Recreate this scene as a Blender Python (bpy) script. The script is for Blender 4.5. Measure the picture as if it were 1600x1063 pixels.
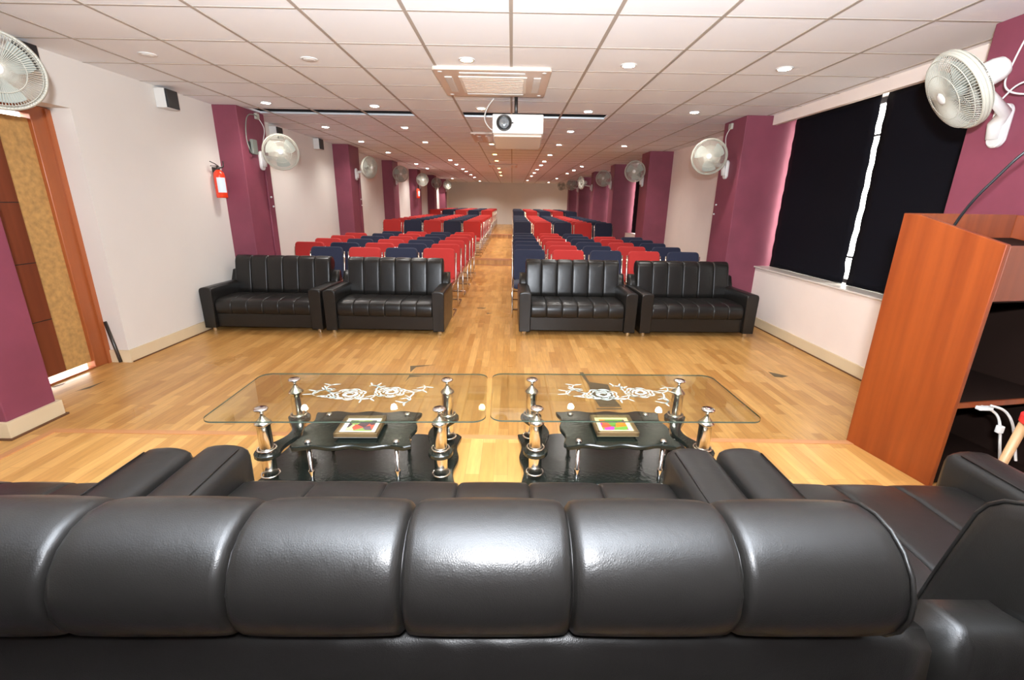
import bpy, math, random
from mathutils import Vector, Matrix
PI = math.pi
random.seed(7)
for o in list(bpy.data.objects): bpy.data.objects.remove(o)
SC = bpy.context.scene
COL = SC.collection

# ------------------------------------------------------------------ camera
F_PX, PITCH, YAW, ROLL, EYE = 709.99, 0.2932, 0.0048, 0.0172, 1.46
def cam_axes():
    cp, sp, cy, sy, cr, sr = math.cos(PITCH), math.sin(PITCH), math.cos(YAW), math.sin(YAW), math.cos(ROLL), math.sin(ROLL)
    f = Vector((sy*cp, cy*cp, -sp)); rt = Vector((cy, -sy, 0)); u = rt.cross(f)
    return cr*rt + sr*u, -sr*rt + cr*u, f
CR, CU, CF = cam_axes()
cd = bpy.data.cameras.new('camera'); cam = bpy.data.objects.new('camera', cd); COL.objects.link(cam)
cd.sensor_width = 36; cd.lens = F_PX/1600*36; cd.clip_start = 0.02; cd.clip_end = 200
cam.matrix_world = Matrix(((CR.x, CU.x, -CF.x, 0), (CR.y, CU.y, -CF.y, 0), (CR.z, CU.z, -CF.z, EYE), (0, 0, 0, 1)))
SC.camera = cam
def ray(x, y): return CF + CR*((x-800)/F_PX) - CU*((y-531.5)/F_PX)
def at_z(x, y, z): d = ray(x, y); k = (z-EYE)/d.z; return Vector((d.x*k, d.y*k, z))
def at_y(x, y, Y): d = ray(x, y); k = Y/d.y; return Vector((d.x*k, Y, EYE+d.z*k))
def at_x(x, y, X): d = ray(x, y); k = X/d.x; return Vector((X, d.y*k, EYE+d.z*k))

# ------------------------------------------------------------------ world, exposure, big lights
SC.view_settings.view_transform = 'Standard'; SC.view_settings.look = 'None'
SC.view_settings.gamma = 1; SC.view_settings.use_curve_mapping = False
SC.view_settings.exposure = 0.93
W = bpy.data.worlds.new('world'); SC.world = W; W.use_nodes = True
W.node_tree.nodes['Background'].inputs[0].default_value = (1.0, 0.97, 0.92, 1)
W.node_tree.nodes['Background'].inputs[1].default_value = 7.0
def lamp(name, kind, loc, power, color, size=0.1, direction=None, **kw):
    l = bpy.data.lights.new(name, kind); l.energy = power; l.color = color
    if kind == 'AREA': l.shape = 'DISK'; l.size = size
    else: l.shadow_soft_size = size
    for k, v in kw.items(): setattr(l, k, v)
    o = bpy.data.objects.new(name, l); COL.objects.link(o); o.location = loc
    if direction is not None: o.rotation_euler = Vector(direction).to_track_quat('-Z', 'Y').to_euler()
    return o
# the photographer's flash, bounced off the ceiling, with a little going straight ahead
lamp('camera_flash', 'AREA', (0.0, -0.12, 1.72), 205, (0.87, 0.93, 1.0), 0.12, (0.0, 0.74, 0.67))
lamp('flash_spill', 'SPOT', (0.0, -0.04, 1.66), 95, (0.93, 0.95, 1.0), 0.05, (0.0, 1.0, -0.05), spot_size=2.5, spot_blend=1.0)

# ------------------------------------------------------------------ materials
MATS = {}
def mat(name, col, rough=0.5, metal=0.0, bump=None, noise=None, spec=0.5, coat=0.0, emit=None, sheen=0.0):
    m = bpy.data.materials.new(name); m.use_nodes = True; nt = m.node_tree; p = nt.nodes['Principled BSDF']
    p.inputs['Base Color'].default_value = (*col, 1); p.inputs['Roughness'].default_value = rough
    p.inputs['Metallic'].default_value = metal; p.inputs['Specular IOR Level'].default_value = spec
    p.inputs['Coat Weight'].default_value = coat; p.inputs['Coat Roughness'].default_value = 0.15
    p.inputs['Sheen Weight'].default_value = sheen
    tc = nt.nodes.new('ShaderNodeTexCoord')
    if noise:      # (scale, amount[, stretch])
        n = nt.nodes.new('ShaderNodeTexNoise'); n.inputs['Scale'].default_value = noise[0]; n.inputs['Detail'].default_value = 5
        mp = nt.nodes.new('ShaderNodeMapping')
        if len(noise) > 2: mp.inputs['Scale'].default_value = noise[2]
        nt.links.new(tc.outputs['Object'], mp.inputs[0]); nt.links.new(mp.outputs[0], n.inputs['Vector'])
        r = nt.nodes.new('ShaderNodeMix'); r.data_type = 'RGBA'
        a = noise[1]
        r.inputs['A'].default_value = (*[c*(1-a) for c in col], 1); r.inputs['B'].default_value = (*[min(1, c*(1+a)) for c in col], 1)
        rm = nt.nodes.new('ShaderNodeMapRange'); rm.inputs[1].default_value = 0.3; rm.inputs[2].default_value = 0.7
        nt.links.new(n.outputs['Fac'], rm.inputs[0]); nt.links.new(rm.outputs[0], r.inputs['Factor'])
        nt.links.new(r.outputs['Result'], p.inputs['Base Color'])
    if bump:       # (scale, strength, distance)
        n = nt.nodes.new('ShaderNodeTexNoise'); n.inputs['Scale'].default_value = bump[0]; n.inputs['Detail'].default_value = 4
        nt.links.new(tc.outputs['Object'], n.inputs['Vector'])
        b = nt.nodes.new('ShaderNodeBump'); b.inputs['Strength'].default_value = bump[1]; b.inputs['Distance'].default_value = bump[2]
        nt.links.new(n.outputs['Fac'], b.inputs['Height']); nt.links.new(b.outputs[0], p.inputs['Normal'])
    if emit: p.inputs['Emission Color'].default_value = (*emit[0], 1); p.inputs['Emission Strength'].default_value = emit[1]
    MATS[name] = m; return m

def leather():
    m = mat('black_leather', (0.0095, 0.0085, 0.0075), 0.32, spec=0.42)
    nt = m.node_tree; p = nt.nodes['Principled BSDF']; tc = nt.nodes.new('ShaderNodeTexCoord')
    n1 = nt.nodes.new('ShaderNodeTexNoise'); n1.inputs['Scale'].default_value = 260; n1.inputs['Detail'].default_value = 3
    n2 = nt.nodes.new('ShaderNodeTexNoise'); n2.inputs['Scale'].default_value = 14; n2.inputs['Detail'].default_value = 6; n2.inputs['Distortion'].default_value = 1.2
    v = nt.nodes.new('ShaderNodeTexVoronoi'); v.feature = 'DISTANCE_TO_EDGE'; v.inputs['Scale'].default_value = 340
    for n in (n1, n2, v): nt.links.new(tc.outputs['Object'], n.inputs['Vector'])
    mx = nt.nodes.new('ShaderNodeMath'); mx.operation = 'MULTIPLY_ADD'; mx.inputs[1].default_value = 0.35
    nt.links.new(n1.outputs['Fac'], mx.inputs[0]); nt.links.new(v.outputs['Distance'], mx.inputs[2])
    b1 = nt.nodes.new('ShaderNodeBump'); b1.inputs['Strength'].default_value = 0.18; b1.inputs['Distance'].default_value = 0.001
    b2 = nt.nodes.new('ShaderNodeBump'); b2.inputs['Strength'].default_value = 0.2; b2.inputs['Distance'].default_value = 0.004
    nt.links.new(mx.outputs[0], b1.inputs['Height']); nt.links.new(n2.outputs['Fac'], b2.inputs['Height'])
    nt.links.new(b2.outputs[0], b1.inputs['Normal']); nt.links.new(b1.outputs[0], p.inputs['Normal'])
    rr = nt.nodes.new('ShaderNodeMapRange'); rr.inputs[3].default_value = 0.27; rr.inputs[4].default_value = 0.42
    nt.links.new(n2.outputs['Fac'], rr.inputs[0]); nt.links.new(rr.outputs[0], p.inputs['Roughness'])
    return m
def floor_mat():
    m = mat('laminate_floor', (0.6, 0.35, 0.12), 0.28, spec=0.4)
    nt = m.node_tree; p = nt.nodes['Principled BSDF']; tc = nt.nodes.new('ShaderNodeTexCoord')
    sx = nt.nodes.new('ShaderNodeSeparateXYZ'); cx = nt.nodes.new('ShaderNodeCombineXYZ')
    nt.links.new(tc.outputs['Object'], sx.inputs[0]); nt.links.new(sx.outputs['Y'], cx.inputs['X']); nt.links.new(sx.outputs['X'], cx.inputs['Y'])
    br = nt.nodes.new('ShaderNodeTexBrick'); nt.links.new(cx.outputs[0], br.inputs['Vector'])
    br.offset = 0.37; br.offset_frequency = 2
    br.inputs['Scale'].default_value = 1; br.inputs['Brick Width'].default_value = 0.46; br.inputs['Row Height'].default_value = 0.066
    br.inputs['Mortar Size'].default_value = 0.0009; br.inputs['Mortar Smooth'].default_value = 0.3
    br.inputs['Color1'].default_value = (0.62, 0.345, 0.11, 1); br.inputs['Color2'].default_value = (0.43, 0.205, 0.052, 1)
    br.inputs['Mortar'].default_value = (0.34, 0.16, 0.05, 1)
    n = nt.nodes.new('ShaderNodeTexNoise'); n.inputs['Scale'].default_value = 6; n.inputs['Detail'].default_value = 6
    mp = nt.nodes.new('ShaderNodeMapping'); mp.inputs['Scale'].default_value = (9, 0.9, 1)
    nt.links.new(tc.outputs['Object'], mp.inputs[0]); nt.links.new(mp.outputs[0], n.inputs['Vector'])
    mr = nt.nodes.new('ShaderNodeMapRange'); mr.inputs[1].default_value = .25; mr.inputs[2].default_value = .75; mr.inputs[3].default_value = 0.82; mr.inputs[4].default_value = 1.12
    nt.links.new(n.outputs['Fac'], mr.inputs[0])
    mu = nt.nodes.new('ShaderNodeMix'); mu.data_type = 'RGBA'; mu.blend_type = 'MULTIPLY'; mu.inputs['Factor'].default_value = 1
    nt.links.new(br.outputs['Color'], mu.inputs['A']); nt.links.new(mr.outputs[0], mu.inputs['B'])
    nt.links.new(mu.outputs['Result'], p.inputs['Base Color'])
    n3 = nt.nodes.new('ShaderNodeTexNoise'); n3.inputs['Scale'].default_value = 1.4; nt.links.new(tc.outputs['Object'], n3.inputs['Vector'])
    r3 = nt.nodes.new('ShaderNodeMapRange'); r3.inputs[3].default_value = .22; r3.inputs[4].default_value = .38
    nt.links.new(n3.outputs['Fac'], r3.inputs[0]); nt.links.new(r3.outputs[0], p.inputs['Roughness'])
    return m
def wood_grain(name, c1, c2, scale, rough=0.35, axis='z', coat=0.1):
    m = mat(name, c1, rough, coat=coat)
    nt = m.node_tree; p = nt.nodes['Principled BSDF']; tc = nt.nodes.new('ShaderNodeTexCoord')
    mp = nt.nodes.new('ShaderNodeMapping'); mp.inputs['Scale'].default_value = {'z': (1, 1, 0.05), 'x': (0.05, 1, 1), 'y': (1, 0.05, 1)}[axis]
    n = nt.nodes.new('ShaderNodeTexNoise'); n.inputs['Scale'].default_value = scale; n.inputs['Detail'].default_value = 5; n.inputs['Roughness'].default_value = .55
    nt.links.new(tc.outputs['Object'], mp.inputs[0]); nt.links.new(mp.outputs[0], n.inputs['Vector'])
    cr = nt.nodes.new('ShaderNodeValToRGB'); cr.color_ramp.elements[0].position = .32; cr.color_ramp.elements[1].position = .68
    cr.color_ramp.elements[0].color = (*c1, 1); cr.color_ramp.elements[1].color = (*c2, 1)
    nt.links.new(n.outputs['Fac'], cr.inputs[0]); nt.links.new(cr.outputs[0], p.inputs['Base Color'])
    return m
def thin_glass(name, tint, rough=0.0, f0=1.5):
    m = bpy.data.materials.new(name); m.use_nodes = True; nt = m.node_tree; nt.nodes.clear()
    out = nt.nodes.new('ShaderNodeOutputMaterial'); mx = nt.nodes.new('ShaderNodeMixShader'); tr = nt.nodes.new('ShaderNodeBsdfTransparent')
    gl = nt.nodes.new('ShaderNodeBsdfGlossy'); lw = nt.nodes.new('ShaderNodeLayerWeight'); lw.inputs[0].default_value = 0.5
    pw = nt.nodes.new('ShaderNodeMath'); pw.operation = 'POWER'; pw.inputs[1].default_value = 5; nt.links.new(lw.outputs['Facing'], pw.inputs[0])
    fr = nt.nodes.new('ShaderNodeMath'); fr.operation = 'MULTIPLY_ADD'; fr.inputs[1].default_value = .96; fr.inputs[2].default_value = .04; nt.links.new(pw.outputs[0], fr.inputs[0])
    tr.inputs[0].default_value = (*tint, 1); gl.inputs['Roughness'].default_value = rough
    nt.links.new(fr.outputs[0], mx.inputs[0]); nt.links.new(tr.outputs[0], mx.inputs[1]); nt.links.new(gl.outputs[0], mx.inputs[2]); nt.links.new(mx.outputs[0], out.inputs[0])
    MATS[name] = m; return m
LEATHER = leather(); FLOOR = floor_mat()
WALL = mat('cream_wall_paint', (0.70, 0.655, 0.60), 0.75, noise=(1.2, 0.03), bump=(30, 0.1, 0.002))
WALLP = mat('pinkish_wall_paint', (0.82, 0.71, 0.64), 0.7, noise=(2.0, 0.03))
PURPLE = mat('purple_wall_paint', (0.205, 0.042, 0.070), 0.62, noise=(3.0, 0.12), bump=(12, 0.25, 0.004))
PURPLE_D = mat('dark_purple_plaster', (0.10, 0.02, 0.035), 0.85)
CEIL = mat('ceiling_tile', (0.84, 0.855, 0.88), 0.8, bump=(160, 0.08, 0.001))
TBAR = mat('ceiling_grid_bar', (0.40, 0.35, 0.30), 0.5)
BASEB = mat('cream_skirting', (0.66, 0.53, 0.34), 0.5, noise=(2, 0.05))
DARKWOOD = wood_grain('dark_brown_wood', (0.13, 0.028, 0.010), (0.19, 0.045, 0.016), 10, 0.4)
DOORFR = wood_grain('orange_brown_wood', (0.30, 0.075, 0.018), (0.40, 0.105, 0.028), 8, 0.35)
LECT = wood_grain('red_brown_laminate', (0.155, 0.024, 0.003), (0.235, 0.044, 0.006), 16, 0.36)
LECTIN = mat('lectern_inside_shade', (0.012, 0.005, 0.003), 0.7, spec=.15)  # near-black colour stands in for the shade inside the lectern
TAN = mat('tan_door_panel', (0.46, 0.26, 0.085), 0.6, noise=(28, 0.22))
NOSE = mat('brown_nosing', (0.47, 0.21, 0.08), 0.35)
CHROME = mat('chrome', (0.82, 0.80, 0.78), 0.12, 1.0)
CHROMEW = mat('warm_chrome', (0.80, 0.74, 0.66), 0.18, 1.0)
REDF = mat('red_fabric', (0.42, 0.020, 0.016), 0.85, bump=(300, 0.3, 0.001), sheen=0.1)
NAVYF = mat('navy_fabric', (0.010, 0.014, 0.038), 0.85, bump=(300, 0.3, 0.001), sheen=0.1)
BLACKG = mat('black_gloss_board', (0.008, 0.011, 0.009), 0.16, spec=0.6, bump=(70, 0.3, 0.003))
BLACKE = mat('black_board_edge', (0.006, 0.006, 0.006), 0.08)
BLIND = mat('black_blind_cloth', (0.004, 0.004, 0.007), 0.8, spec=.12, bump=(5, 0.2, 0.01))
WHITEP = mat('white_plastic', (0.68, 0.67, 0.64), 0.35)
CREAMP = mat('cream_plastic', (0.44, 0.42, 0.35), 0.5)
FANBL = mat('fan_blade_plastic', (0.34, 0.36, 0.32), 0.8, spec=.2)
DARKP = mat('black_plastic', (0.012, 0.012, 0.013), 0.4)
GREYP = mat('grey_plastic', (0.20, 0.22, 0.19), 0.5)
ACP = mat('bounce_warmed_plastic', (0.66, 0.54, 0.45), 0.4)  # warm tan puts the floor's bounced light into the panel colour
ACG = mat('aircon_grille_plastic', (0.80, 0.74, 0.66), 0.45)
REDM = mat('red_enamel', (0.80, 0.045, 0.012), 0.25, coat=0.5)
BLUEL = mat('pale_blue_label', (0.62, 0.72, 0.78), 0.5)
METALD = mat('dark_metal', (0.08, 0.075, 0.07), 0.4, 0.8)
ALU = mat('pale_aluminium', (0.72, 0.76, 0.80), 0.35, 0.3)
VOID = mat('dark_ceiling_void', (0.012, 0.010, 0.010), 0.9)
LAMPW = mat('lit_lamp_white', (1, 1, 1), 0.5, emit=((1.0, 0.93, 0.80), 40))
LAMPC = mat('lit_lamp_cool', (1, 1, 1), 0.5, emit=((0.95, 1.0, 0.88), 40))
LAMPO = mat('lit_lamp_amber', (1, .8, .5), 0.5, emit=((1.0, 0.66, 0.22), 22))
LAMPX = mat('unlit_lamp', (0.75, 0.72, 0.68), 0.2)
GLASS = thin_glass('table_glass', (0.93, 0.95, 0.90), 0.0, 1.45)
GEDGE = mat('glass_edge', (0.05, 0.065, 0.05), 0.2, spec=.3)
PANE = thin_glass('window_glass', (0.97, 0.98, 0.97))
ETCH = mat('etched_white', (0.36, 0.42, 0.38), 0.6)
GOLD = mat('gilt_frame', (0.16, 0.10, 0.045), 0.35, 0.3)
MATTW = mat('white_mount', (0.85, 0.82, 0.74), 0.7)
MATTY = mat('pale_yellow_mount', (0.82, 0.72, 0.36), 0.7)
REDC = mat('red_vinyl', (0.55, 0.02, 0.02), 0.5)
BEECH = mat('beech_wood', (0.42, 0.24, 0.11), 0.45)
FRAMEW = mat('window_frame_paint', (0.06, 0.05, 0.05), 0.5)
WORN = mat('worn_dark_patch', (0.11, 0.075, 0.035), 0.6)
def photo_mat(name, cols, seed):
    m = mat(name, cols[0], 0.25); nt = m.node_tree; p = nt.nodes['Principled BSDF']; tc = nt.nodes.new('ShaderNodeTexCoord')
    mp = nt.nodes.new('ShaderNodeMapping'); mp.inputs['Location'].default_value = (seed, seed, 0)
    v = nt.nodes.new('ShaderNodeTexVoronoi'); v.inputs['Scale'].default_value = 26
    nt.links.new(tc.outputs['Object'], mp.inputs[0]); nt.links.new(mp.outputs[0], v.inputs['Vector'])
    cr = nt.nodes.new('ShaderNodeValToRGB'); cr.color_ramp.interpolation = 'CONSTANT'
    while len(cr.color_ramp.elements) < len(cols): cr.color_ramp.elements.new(0.5)
    for i, c in enumerate(cols): cr.color_ramp.elements[i].position = i/len(cols); cr.color_ramp.elements[i].color = (*c, 1)
    sp = nt.nodes.new('ShaderNodeSeparateColor'); nt.links.new(v.outputs['Color'], sp.inputs[0]); nt.links.new(sp.outputs[0], cr.inputs[0])
    nt.links.new(cr.outputs[0], p.inputs['Base Color']); return m
PHOTO1 = photo_mat('photo_print_green', [(0.10, .06, .07), (.28, .33, .10), (.5, .09, .06), (.42, .45, .24), (.12, .08, .10), (.2, .28, .08)], 1.3)
PHOTO2 = photo_mat('photo_print_pink', [(.14, .05, .06), (.55, .19, .02), (.52, .06, .32), (.12, .26, .04), (.45, .10, .04), (.60, .45, .42), (.35, .04, .25)], 4.1)

# ------------------------------------------------------------------ mesh helpers
class MB:
    def __init__(s): s.v = []; s.f = []; s.sm = []
    def add(s, vs, fs, smooth=False, M=None):
        n = len(s.v)
        s.v += [tuple(M @ Vector(p)) if M is not None else tuple(p) for p in vs]
        s.f += [tuple(i+n for i in f) for f in fs]; s.sm += [smooth]*len(fs); return s
    def box(s, x0, x1, y0, y1, z0, z1, M=None):
        vs = [(x, y, z) for x in (x0, x1) for y in (y0, y1) for z in (z0, z1)]
        return s.add(vs, [(0,1,3,2), (4,6,7,5), (0,4,5,1), (2,3,7,6), (0,2,6,4), (1,5,7,3)], False, M)
    def tube(s, path, r, n=8, closed=False, caps=True, M=None, smooth=True):
        P = [Vector(p) for p in path]; N = len(P); R = r if isinstance(r, (list, tuple)) else [r]*N
        vs, fs = [], []; up = None
        for i in range(N):
            a = P[(i-1) % N] if (closed or i > 0) else P[0]; b = P[(i+1) % N] if (closed or i < N-1) else P[-1]
            t = (b-a).normalized() if (b-a).length > 1e-9 else Vector((0, 0, 1))
            if up is None: up = t.orthogonal().normalized()
            up = (up - t*up.dot(t)); up = up.normalized() if up.length > 1e-6 else t.orthogonal().normalized()
            w = t.cross(up)
            for k in range(n):
                an = 2*PI*k/n; vs.append(P[i] + (up*math.cos(an)+w*math.sin(an))*R[i])
        for i in range(N if closed else N-1):
            j = (i+1) % N
            for k in range(n): fs.append((i*n+k, i*n+(k+1) % n, j*n+(k+1) % n, j*n+k))
        if caps and not closed: fs.append(tuple(range(n))[::-1]); fs.append(tuple(range((N-1)*n, N*n)))
        return s.add(vs, fs, smooth, M)
    def lathe(s, prof, n=24, M=None, smooth=True):     # prof: (r, z) along +Z
        vs, fs = [], []
        for r, z in prof:
            for k in range(n): a = 2*PI*k/n; vs.append((r*math.cos(a), r*math.sin(a), z))
        for i in range(len(prof)-1):
            for k in range(n): fs.append((i*n+k, i*n+(k+1) % n, (i+1)*n+(k+1) % n, (i+1)*n+k))
        fs.append(tuple(range(n))[::-1]); fs.append(tuple(range((len(prof)-1)*n, len(prof)*n)))
        return s.add(vs, fs, smooth, M)
    def prism(s, outl, z0, z1, M=None, bev=0.0):       # outl: CCW list of (x, y)
        n = len(outl); cx = sum(p[0] for p in outl)/n; cy = sum(p[1] for p in outl)/n
        rings = [(z0, 0), (z1, 0)] if not bev else [(z0, bev), (z0+bev, 0), (z1-bev, 0), (z1, bev)]
        vs, fs = [], []
        for z, b in rings:
            for x, y in outl:
                d = math.hypot(x-cx, y-cy) or 1; k = 1-b/d; vs.append((cx+(x-cx)*k, cy+(y-cy)*k, z))
        for i in range(len(rings)-1):
            for k in range(n): fs.append((i*n+k, i*n+(k+1) % n, (i+1)*n+(k+1) % n, (i+1)*n+k))
        fs.append(tuple(range(n))[::-1]); fs.append(tuple(range((len(rings)-1)*n, len(rings)*n)))
        return s.add(vs, fs, False, M)
    def sweep(s, prof, xs, off, M=None, smooth=True):  # closed profile (y,z) swept along x; off(i_prof, x) -> inset along normal
        n = len(prof); P = [Vector((0, y, z)) for y, z in prof]; nor = []
        area = sum(prof[i][0]*prof[(i+1) % n][1]-prof[(i+1) % n][0]*prof[i][1] for i in range(n))
        for i in range(n):
            t = (P[(i+1) % n]-P[(i-1) % n]).normalized(); q = Vector((0, t.z, -t.y))
            nor.append(q if area > 0 else -q)
        vs, fs = [], []
        for x in xs:
            for i in range(n): p = P[i]-nor[i]*off(i, x); vs.append((x, p.y, p.z))
        for j in range(len(xs)-1):
            for i in range(n):
                q = (j*n+i, j*n+(i+1) % n, (j+1)*n+(i+1) % n, (j+1)*n+i); fs.append(q if area < 0 else q[::-1])
        fs.append(tuple(range(n))); fs.append(tuple(range((len(xs)-1)*n, len(xs)*n))[::-1])
        return s.add(vs, fs, smooth, M)
    def build(s, name, m, parent=None, bevel=0, seg=2, subsurf=0):
        me = bpy.data.meshes.new(name); me.from_pydata([tuple(v) for v in s.v], [], s.f); me.update()
        for p, q in zip(me.polygons, s.sm): p.use_smooth = q
        me.materials.append(m); o = bpy.data.objects.new(name, me); COL.objects.link(o)
        if parent is not None: o.parent = parent
        if bevel:
            b = o.modifiers.new('bevel', 'BEVEL'); b.width = bevel; b.segments = seg; b.limit_method = 'ANGLE'; b.angle_limit = 0.6
            for p in me.polygons: p.use_smooth = True
            w = o.modifiers.new('wn', 'WEIGHTED_NORMAL')
        if subsurf: q = o.modifiers.new('sub', 'SUBSURF'); q.levels = subsurf; q.render_levels = subsurf
        return o
def tag(o, label=None, cat=None, group=None, kind=None):
    if label: o['label'] = label
    if cat: o['category'] = cat
    if group: o['group'] = group
    if kind: o['kind'] = kind
    return o
def empty(name, loc, rz=0.0):
    o = bpy.data.objects.new(name, None); COL.objects.link(o); o.location = loc; o.rotation_euler = (0, 0, rz); o.empty_display_size = 0.1
    return o
KIDS = {}
def copy_tree(o, parent=None):
    c = o.copy(); COL.objects.link(c)
    if parent is not None: c.parent = parent
    for ch in list(o.children): copy_tree(ch, c)
    return c
def struct(name, mb, m, parent=None, **kw):
    o = mb.build(name, m, parent, **kw)
    if parent is None: o['kind'] = 'structure'
    return o
def basis(n, loc):                                   # +Z of local points along n
    z = Vector(n).normalized(); x = Vector((0, 0, 1)).cross(z); x = x.normalized() if x.length > 1e-5 else Vector((1, 0, 0)); y = z.cross(x)
    return Matrix(((x.x, y.x, z.x, loc[0]), (x.y, y.y, z.y, loc[1]), (x.z, y.z, z.z, loc[2]), (0, 0, 0, 1)))

# ------------------------------------------------------------------ room shell
H = 2.49; YF = 26.0; YB = -1.3; XL = -3.48; XR = 3.20; SOFF = 0.32; S1 = 0.162; S2 = 0.316; Y1 = 11.08; Y2 = 17.66; E0 = 0.25
fl = struct('floor', MB().box(-3.9, 3.6, YB, Y1, -0.1, 0).box(-3.9, 3.6, Y1, Y2, -0.1, S1-.0).box(-3.9, 3.6, Y2, YF+.2, -0.1, S2), FLOOR)
struct('trim_1', MB().box(XL, XR, Y1-.02, Y1+.06, S1-.03, S1+.006), NOSE)
struct('trim_2', MB().box(XL, XR, Y2-.02, Y2+.06, S2-.03, S2+.006), NOSE)
struct('trim_3', MB().box(XL, XR, Y1-.02, Y1+.0, 0, .018), NOSE)
# raised stage the near furniture stands on, with its nosing
SX0, SX1, SY = -2.44, XR-.02, 2.20
struct('floor_stage', MB().box(SX0, SX1, .42, SY, 0, E0), FLOOR)
struct('floor_unseen_dark', MB().box(SX0, SX1, YB, .42, 0, E0), mat('added_dark_floor', (.03, .02, .02), .95))  # unseen dark floor, added so the sofa backs reflect less light
struct('trim_4', MB().box(SX0-.012, SX1, SY-.030, SY+.008, E0-.03, E0+.004).box(SX0-.008, SX0+.030, YB, SY-.030, E0-.03, E0+.006), NOSE)
# floor damage, with shapes of its own
def patch(pts, z=0.0015):
    P = [at_z(x, y, z) for x, y in pts]
    mb = MB(); mb.add([(p.x, p.y, z) for p in P], [tuple(range(len(P)))]); return mb.build('worn_patch', WORN, fl)
patch([(905,582),(911,582),(921,597),(950,601),(953,608),(962,626),(971,636),(937,636),(925,618),(920,602)])
patch([(932,638),(972,638),(972,640),(932,640)])
patch([(1200,581),(1232,588),(1222,590),(1210,589)])
patch([(641,572),(682,570),(650,574),(641,582)])
patch([(632,598),(640,586),(662,588),(640,590)])
patch([(117,612),(140,607),(168,594),(146,602)])
patch([(80,605),(103,598),(98,601),(86,605)])
patch([(745,481),(760,481),(756,482.5),(746,482)])
patch([(760,489),(770,489.5),(762,490.5)])
# ceiling: slabs around the slot where tiles are missing
ys0, ys1 = 6.0, 6.30
cb = MB()
cb.box(-3.9, 3.7, YB, ys0, H, H+.02).box(-3.9, 3.7, ys1, YF+.2, H, H+.02)
for a, b in ((-3.9, -3.18), (-1.22, -.62), (1.14, 3.7)): cb.box(a, b, ys0, ys1, H, H+.02)
ceiling = struct('ceiling', cb, CEIL)
grid = MB()
i = -6
while -0.023+0.6*i < 3.2:
    x = -0.023+0.6*i
    if x > XL: grid.box(x-.011, x+.011, YB, YF, H-.004, H+.003)
    i += 1
for j in range(-10, 41):
    y = 2.99+0.5835*j
    if YB < y < YF: grid.box(XL, XR, y-.008, y+.008, H-.0025, H+.0035)
struct('trim_5', grid, TBAR)
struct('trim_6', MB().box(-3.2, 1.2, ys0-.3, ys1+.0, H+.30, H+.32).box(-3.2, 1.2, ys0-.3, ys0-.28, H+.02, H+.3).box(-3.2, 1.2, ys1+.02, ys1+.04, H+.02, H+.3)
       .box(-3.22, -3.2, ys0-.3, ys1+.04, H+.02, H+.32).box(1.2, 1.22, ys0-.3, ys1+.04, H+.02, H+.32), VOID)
struct('trim_7', MB().box(-3.18, -1.22, ys1-.012, ys1, H-.002, H+.016).box(-.62, 1.14, ys1-.012, ys1, H-.002, H+.016), ALU)

# walls
T = 0.26
DY0, DY1, DZ = 2.95, 3.945, 2.115
struct('wall_left', MB().box(XL-T, XL, DY1, YF, 0, H).box(XL-T, XL, YB, DY0, 0, H).box(XL-T, XL, DY0, DY1, DZ, H), WALL)
struct('wall_far', MB().box(-3.9, 3.7, YF, YF+.2, 0, H), WALL)
struct('wall_back', MB().box(-3.9, 3.7, YB-.2, YB, 0, H), mat('added_dark_backing', (.05, .03, .035), .9))  # unseen wall, dark colour added to hold down reflections in the leather
struct('trim_8', MB().box(-1.03, -1.0, YF-.012, YF, S2, H).box(-1.45, -1.435, YF-.006, YF, S2, H).box(1.5, 1.52, YF-.006, YF, S2, H), WALL)
WZ0, WZ1 = 0.72, 2.45
bays = [(3.02, 5.86), (10.3, 12.9), (13.45, 15.9), (16.5, 19.2), (19.85, 22.5)]
colsR = [(2.3, 3.02, 2.76), (5.86, 6.44, 2.74), (9.72, 10.3, 2.73), (12.9, 13.45, 2.72), (15.9, 16.5, 2.70), (19.2, 19.85, 2.69), (22.5, 23.1, 2.68)]
wr = MB()
wr.box(XR, XR+.3, YB, 2.3, 0, H).box(XR, XR+.3, 6.44, 9.72, 0, H).box(XR, XR+.3, 23.1, YF, 0, H)
for a, b in bays[1:]: wr.box(3.14, 3.5, a, b, 0, WZ0).box(3.32, 3.5, a, b, WZ1, H)
wr.box(3.32, 3.5, 3.02, 5.86, WZ1, H).box(3.14, 3.5, 3.02, 5.86, 0, WZ0)
struct('wall_right', wr, WALLP)
struct('trim_9', MB().box(3.05, 3.10, 3.02, 5.85, 2.385, H).box(3.10, 3.32, 3.02, 5.85, 2.45, 2.46), WALLP)
struct('trim_10', MB().box(3.115, 3.4, 3.02, 5.86, WZ0, WZ0+.018), mat('window_sill_stone', (.62, .56, .50), .3), bevel=.004)
# skirting boards
struct('baseboard_left', MB().box(XL, XL+.018, DY1+.0, 5.79, 0, .115).box(XL-.2, XL+.018, DY1-.014, DY1, 0, .115).box(XL, XL+.018, 6.4, 9.4, 0, .11), BASEB)
struct('baseboard_right', MB().box(3.122, 3.14, 3.02, 5.86, 0, .115), BASEB)
struct('trim_11', MB().box(XL+.018, XL+.026, DY1, 5.79, 0, .01).box(3.112, 3.122, 3.02, 5.86, 0, .01), mat('dark_joint', (.12, .05, .02), .6))

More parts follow.
